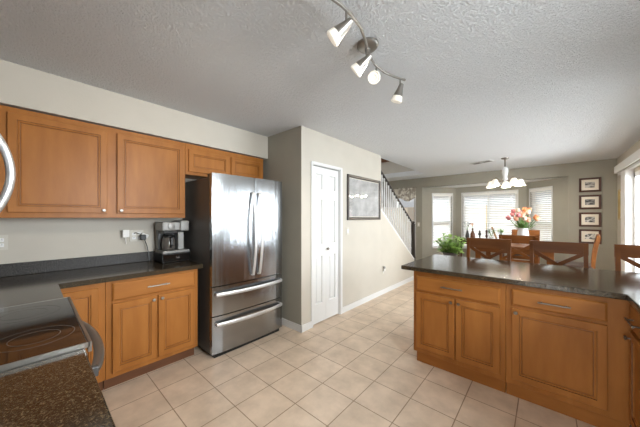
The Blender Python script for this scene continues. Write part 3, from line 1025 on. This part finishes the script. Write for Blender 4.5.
# vase and tulips
VX, VY, VZ = -0.285, 5.62, 0.92
vs_ = MB().lathe([(0.050, 0), (0.075, 0.03), (0.086, 0.11), (0.078, 0.20), (0.068, 0.255), (0.074, 0.272), (0.069, 0.272), (0.061, 0.25), (0.071, 0.19), (0.079, 0.11), (0.06, 0.04), (0, 0.02)],
                  (0, 0, 0), 'z', 28)
tag(vs_.build('vase', M['vase'], smooth=True, loc=(VX, VY, VZ)), 'round white ceramic vase holding tulips on the dining table', 'vase')


def leaf_mesh(mb, base, tip, width, bend, n=5):
    base, tip = Vector(base), Vector(tip)
    ax = (tip - base)
    side = ax.cross(Vector((0, 0, 1)))
    if side.length < 1e-4:
        side = Vector((1, 0, 0))
    side.normalize()
    t = bmesh.new()
    L_, R_, C_ = [], [], []
    for k in range(n + 1):
        u = k / n
        c = base + ax * u + Vector((0, 0, bend * math.sin(u * math.pi)))
        w_ = width * math.sin(math.pi * (0.12 + 0.86 * u)) * 0.5
        L_.append(t.verts.new(c - side * w_ + Vector((0, 0, w_ * 0.3))))
        C_.append(t.verts.new(c))
        R_.append(t.verts.new(c + side * w_ + Vector((0, 0, w_ * 0.3))))
    for k in range(n):
        t.faces.new((L_[k], C_[k], C_[k + 1], L_[k + 1]))
        t.faces.new((C_[k], R_[k], R_[k + 1], C_[k + 1]))
    mb._merge(t)


def tulip(kind, label, group, ang, lean, hgt):
    t = thing('tulip', label, 'flower', (VX, VY, VZ + 0.03), ang, group)
    top = (lean, 0, hgt)
    bx_ = -0.03 * (lean / 0.25)
    pts = [(bx_, 0, 0.01), (0.005 + lean * 0.10, 0, 0.22), (lean * 0.55, 0, hgt * 0.72), top]
    MB().tube(pts, 0.0045, 6).build('stem', M['stem'], t, True)
    d = (Vector(top) - Vector(pts[2])).normalized()
    q = Vector((0, 0, 1)).rotation_difference(d).to_matrix().to_4x4()
    mb = MB()
    mb.lathe([(0.006, 0), (0.026, 0.012), (0.034, 0.034), (0.031, 0.054), (0.020, 0.070)], mtx=Matrix.Translation(top) @ q, seg=12)
    for k in range(6):
        a_ = k * math.pi / 3
        rx = Matrix.Rotation(a_, 4, 'Z') @ Matrix.Translation((0.018, 0, 0.04)) @ Matrix.Rotation(R(12), 4, 'Y')
        mb.lathe([(0.002, -0.03), (0.016, -0.012), (0.019, 0.006), (0.013, 0.028), (0.002, 0.045)], mtx=Matrix.Translation(top) @ q @ rx @ Matrix.Diagonal((0.45, 1, 1, 1)), seg=8)
    mb.build('blossom', M[kind], t, True)
    lf = MB()
    leaf_mesh(lf, (0.01, 0, 0.20), (lean * 1.0 + 0.04, 0.05, hgt * 0.78), 0.036, 0.02)
    lf.build('leaf', M['stem'], t, True)
    return t


KL = {'pink': 'pink tulip in the white vase on the dining table', 'peach': 'peach tulip in the white vase on the dining table',
      'cream': 'cream tulip in the white vase on the dining table', 'orange': 'orange tulip in the white vase on the dining table'}
SPEC = [('pink', 150, 0.17, 0.50), ('pink', 200, 0.20, 0.44), ('pink', 175, 0.13, 0.55), ('pink', 250, 0.15, 0.48), ('pink', 110, 0.14, 0.52),
        ('peach', 225, 0.12, 0.42), ('peach', 300, 0.14, 0.40), ('peach', 20, 0.19, 0.42), ('peach', 265, 0.06, 0.47), ('peach', 90, 0.09, 0.50),
        ('cream', 330, 0.08, 0.53), ('cream', 190, 0.07, 0.56), ('cream', 280, 0.16, 0.43),
        ('orange', 40, 0.10, 0.57), ('orange', 355, 0.16, 0.45), ('orange', 70, 0.05, 0.58)]
for kind, a_, ln, hh in SPEC:
    tulip(kind, KL[kind], kind + ' tulips in the white vase', R(a_), ln * 0.92, hh - 0.055)
ln = thing('foliage_spray', 'long thin green blades fanning sideways out of the tulip vase', 'foliage', (VX, VY, VZ + 0.03))
mb = MB()
for a_, L_, z in ((10, 0.36, 0.36), (195, 0.24, 0.27), (350, 0.22, 0.25), (160, 0.18, 0.30), (30, 0.15, 0.42), (230, 0.16, 0.34), (280, 0.2, 0.3)):
    c_, s_ = math.cos(R(a_)), math.sin(R(a_))
    leaf_mesh(mb, (0.02 * c_, 0.02 * s_, 0.16), (L_ * c_, L_ * s_, z), 0.022, 0.05, 7)
mb.build('blades', M['stem'], ln, True)

# ------------------------------------------------------------------ leafy plant on a stand
PXx, PYy = -1.53, 5.95
sd_ = thing('plant_stand', 'dark round plant stand on the floor under the leafy plant', 'stand', (PXx, PYy, 0))
MB().lathe([(0.17, 0.0), (0.17, 0.025)], (0, 0, 0.39), seg=24).build('top', M['iron'], sd_)
for k in range(3):
    a_ = k * 2 * math.pi / 3
    MB().tube([(0.15 * math.cos(a_), 0.15 * math.sin(a_), 0.0), (0.12 * math.cos(a_), 0.12 * math.sin(a_), 0.39)], 0.014).build('leg', M['iron'], sd_)
pl = thing('potted_plant', 'bushy bright green leafy plant left of the nearest chair', 'plant', (PXx, PYy, 0.415))
MB().lathe([(0.10, 0), (0.14, 0.2), (0.15, 0.22), (0.135, 0.22), (0.12, 0.19), (0, 0.18)], seg=24).build('pot', M['pot'], pl, True)
st_ = MB()
lf = MB()
rnd = random.Random(3)
for k in range(44):
    a_ = rnd.uniform(0, 2 * math.pi)
    rr_ = 0.32 * math.sqrt(rnd.uniform(0.02, 1))
    zt = rnd.uniform(0.22, 0.62) - rr_ * 0.15
    tip = Vector((rr_ * math.cos(a_), rr_ * math.sin(a_), zt))
    st_.tube([(0.04 * math.cos(a_), 0.04 * math.sin(a_), 0.17), (tip.x * 0.6, tip.y * 0.6, zt * 0.8), tuple(tip)], 0.003, 5)
    for j in range(11):
        u = rnd.uniform(0.45, 1.0)
        b0 = Vector((tip.x * u, tip.y * u, 0.17 + (zt - 0.17) * u))
        aa = rnd.uniform(0, 2 * math.pi)
        L_ = rnd.uniform(0.07, 0.12)
        leaf_mesh(lf, b0, b0 + Vector((L_ * math.cos(aa), L_ * math.sin(aa), rnd.uniform(-0.04, 0.05))), rnd.uniform(0.045, 0.07), 0.012, 3)
st_.build('stems', M['stem'], pl)
lf.build('leaves', M['leaf'], pl, True)

# ------------------------------------------------------------------ console in the bay with ornaments
cn = thing('console_table', 'dark console table in front of the centre window, holding bottles and ornaments', 'table', (-1.22, 7.50, 0))
MB().box(-0.50, 0.50, -0.17, 0.17, 0.80, 0.835, 0.005).build('top', M['frame'], cn)
for sx in (-1, 1):
    for sy in (-1, 1):
        MB().box(sx * 0.46 - 0.02, sx * 0.46 + 0.02, sy * 0.13 - 0.02, sy * 0.13 + 0.02, 0, 0.80).build('leg', M['frame'], cn)
MB().box(-0.47, 0.47, -0.14, 0.14, 0.70, 0.80).build('apron', M['frame'], cn)


def orn(name, label, cat, x, y, prof, m, extra=None):
    t = thing(name, label, cat, (x, y, 0.835))
    MB().lathe(prof, seg=16).build('body', m, t, True)
    if extra:
        extra(t)
    return t


def sprig(n, h0, h1, sp, m, seed, wd=0.03):
    def f(t):
        r_ = random.Random(seed)
        s1 = MB()
        l1 = MB()
        for k in range(n):
            a_ = r_.uniform(0, 6.28)
            d_ = r_.uniform(0.2, 1) * sp
            tip = (d_ * math.cos(a_), d_ * math.sin(a_), r_.uniform(0.7, 1) * h1)
            s1.tube([(0, 0, h0), (tip[0] * 0.4, tip[1] * 0.4, (h0 + tip[2]) / 2), tip], 0.003, 5)
            for j in range(3):
                aa = r_.uniform(0, 6.28)
                leaf_mesh(l1, tip, (tip[0] + 0.05 * math.cos(aa), tip[1] + 0.05 * math.sin(aa), tip[2] + r_.uniform(-0.02, 0.03)), wd, 0.01, 3)
        s1.build('stems', M['stem'], t)
        l1.build('leaves', m, t)
    return f


orn('vase', 'small dark vase with dark sprigs at the left end of the console', 'vase', -1.50, 7.44, [(0.03, 0), (0.05, 0.05), (0.035, 0.14), (0.02, 0.19), (0.024, 0.21)], M['pot'], sprig(6, 0.2, 0.42, 0.10, M['pot'], 5))
orn('bottle', 'brown glass bottle with a narrow neck on the console, right of the dark vase', 'bottle', -1.385, 7.46, [(0.05, 0), (0.055, 0.03), (0.052, 0.12), (0.02, 0.20), (0.018, 0.25), (0.022, 0.265)], M['bottle'], sprig(2, 0.26, 0.46, 0.05, M['orange'], 9, 0.05))
orn('figurine', 'dark bird-shaped figurine on the console, left of the candle', 'figurine', -1.23, 7.46, [(0.045, 0), (0.045, 0.02), (0.015, 0.04), (0.014, 0.07), (0.035, 0.11), (0.03, 0.15), (0.012, 0.18), (0.02, 0.20), (0, 0.225)], M['darkframe'])
cst = orn('candlestick', 'turned dark wood candlestick holding the tall pale candle', 'candlestick', -1.085, 7.46, [(0.045, 0), (0.045, 0.015), (0.015, 0.03), (0.028, 0.08), (0.014, 0.13), (0.026, 0.19), (0.014, 0.22), (0.024, 0.235)], M['frame'])
cdl = thing('candle', 'tall pale taper candle standing in the candlestick before the window', 'candle', (-1.085, 7.46, 1.07))
MB().lathe([(0.011, 0), (0.009, 0.60), (0.004, 0.61)], seg=12).build('taper', M['wax'], cdl, True)
MB().tube([(0, 0, 0.605), (0, 0, 0.62)], 0.0015, 6).build('wick', M['black'], cdl)
orn('potted_plant', 'small dark green plant in a pale pot right of the candle', 'plant', -0.985, 7.44, [(0.035, 0), (0.048, 0.08), (0.042, 0.08), (0, 0.07)], M['vase'], sprig(10, 0.06, 0.24, 0.07, M['stem'], 2, 0.04))
pg = thing('wooden_paddle', 'tan wooden paddle leaning at the right end of the console', 'ornament', (-0.895, 7.46, 0.835))
MB().box(-0.02, 0.02, -0.006, 0.006, 0.0, 0.32, 0.004, mtx=Matrix.Translation((0.02, 0, 0.005)) @ Matrix.Rotation(R(-18), 4, 'Y')).build('blade', M['tan'], pg)
orn('potted_plant', 'small round grey-green plant at the right end of the console', 'plant', -0.79, 7.48, [(0.035, 0), (0.045, 0.07), (0.04, 0.07), (0, 0.06)], M['tan'], sprig(14, 0.05, 0.26, 0.08, M['leaf'], 4, 0.04))


# ------------------------------------------------------------------ track light
tk = thing('track_light', 'curved nickel track light with four lit glass heads on the kitchen ceiling', 'light', (0, 0, 0))
CX, CY = -0.845, 1.415
MB().lathe([(0.0, 0), (0.068, 0.0), (0.068, 0.012), (0.055, 0.026), (0.018, 0.032), (0.012, 0.075)], (CX, CY, HC), '-z', 24).build('ceiling_canopy', M['tracknickel'], tk, True)
ctrl = [(-0.775, 0.80), (-0.752, 0.90), (-0.738, 0.99), (-0.734, 1.075), (-0.746, 1.18), (-0.780, 1.28), (-0.815, 1.36), (-0.840, 1.44), (-0.856, 1.54), (-0.850, 1.65), (-0.822, 1.75), (-0.783, 1.845)]
ZR = 2.40
MB().tube([(x, y, ZR) for x, y in ctrl], 0.0085, 10).build('rail', M['tracknickel'], tk, True)


def head(x, y, dirv, k):
    hd = MB()
    d = Vector(dirv).normalized()
    piv = Vector((x, y, ZR - 0.075))
    hd.tube([(x, y, ZR), tuple(piv)], 0.006, 8)
    q = Vector((0, 0, 1)).rotation_difference(d).to_matrix().to_4x4()
    mt = Matrix.Translation(piv) @ q
    hd.lathe([(0.010, -0.035), (0.016, -0.03), (0.021, 0.0), (0.032, 0.045), (0.034, 0.055), (0.028, 0.052)], mtx=mt, seg=20)
    o = hd.build('lamp_head', M['tracknickel'], tk, True)
    sh = MB().lathe([(0.026, 0.050), (0.033, 0.053), (0.041, 0.088), (0.037, 0.094), (0.026, 0.086), (0.020, 0.094), (0.012, 0.088), (0.002, 0.092)], mtx=mt, seg=20)
    sh.build('glass_shade', M['spotglass'], o, True)
    L = bpy.data.lights.new('spot_lamp', 'SPOT')
    L.energy = 14
    L.spot_size = R(130)
    L.spot_blend = 0.8
    L.color = (1.0, 0.90, 0.76)
    L.shadow_soft_size = 0.04
    lo_ = bpy.data.objects.new('spot_lamp', L)
    col.objects.link(lo_)
    lo_.location = piv + d * 0.14
    lo_.rotation_euler = d.to_track_quat('-Z', 'Y').to_euler()


head(-0.736, 1.03, (-0.55, -0.25, -0.45), 0)
head(-0.805, 1.335, (-0.75, -0.20, -0.60), 1)
head(-0.856, 1.545, (0.20, -0.60, -0.35), 2)
head(-0.800, 1.80, (-0.30, 0.0, -0.85), 3)

# ------------------------------------------------------------------ chandelier
cx_, cy_ = -0.555, 5.80
cl = thing('chandelier', 'nickel chandelier with five lit white glass shades over the dining table', 'chandelier', (cx_, cy_, 0))
MB().lathe([(0, 0), (0.062, 0), (0.055, 0.018), (0.015, 0.03), (0.008, 0.05)], (0, 0, HC), '-z', 20).build('ceiling_canopy', M['bronze'], cl, True)
MB().tube([(0, 0, HC - 0.04), (0, 0, 2.30)], 0.011, 8).build('stem', M['bronze'], cl)
MB().lathe([(0.02, 2.31), (0.045, 2.28), (0.05, 2.22), (0.035, 2.12), (0.045, 2.07), (0.02, 2.04), (0, 2.03)], seg=20).build('centre_body', M['vase'], cl, True)
for k in range(5):
    a_ = R(20 + 72 * k)
    c_, s_ = math.cos(a_), math.sin(a_)
    arm = [(0.03 * c_, 0.03 * s_, 2.06), (0.10 * c_, 0.10 * s_, 2.045), (0.17 * c_, 0.17 * s_, 2.085), (0.215 * c_, 0.215 * s_, 2.105), (0.235 * c_, 0.235 * s_, 2.075)]
    ao = MB().tube(arm, 0.007, 8).build('arm', M['bronze'], cl, True)
    MB().lathe([(0.012, 0.115), (0.030, 0.112), (0.048, 0.085), (0.060, 0.04), (0.078, 0.0), (0.072, 0.002), (0.055, 0.04), (0.04, 0.085), (0.012, 0.10)],
               (0.235 * c_, 0.235 * s_, 1.955), 'z', 20, caps=False).build('glass_shade', M['shade'], ao, True)
    L = bpy.data.lights.new('bulb_lamp', 'POINT')
    L.energy = 8
    L.color = (1.0, 0.88, 0.7)
    L.shadow_soft_size = 0.03
    lo_ = bpy.data.objects.new('bulb_lamp', L)
    col.objects.link(lo_)
    lo_.location = (cx_ + 0.235 * c_, cy_ + 0.235 * s_, 1.945)

# ceiling vent
vn = thing('ceiling_vent', 'white slotted air vent in the ceiling left of the chandelier', 'vent', (-0.94, 5.92, HC), R(-24))
mb = MB()
for a_ in ((-0.20, 0.20, -0.085, -0.065), (-0.20, 0.20, 0.065, 0.085), (-0.20, -0.18, -0.065, 0.065), (0.18, 0.20, -0.065, 0.065), (-0.012, 0.012, -0.065, 0.065)):
    mb.box(*a_, -0.012, 0.0)
mb.build('vent_frame', M['trim'], vn)
MB().box(-0.18, 0.18, -0.065, 0.065, -0.002, 0.0).build('vent_backing', M['darkgrey'], vn)
mb = MB()
for k in range(7):
    y = -0.055 + k * 0.018
    mb.box(-0.18, 0.18, -0.006, 0.006, -0.0006, 0.0006, mtx=Matrix.Translation((0, y, -0.007)) @ Matrix.Rotation(R(40), 4, 'X'))
mb.build('louvres', M['grey'], vn)
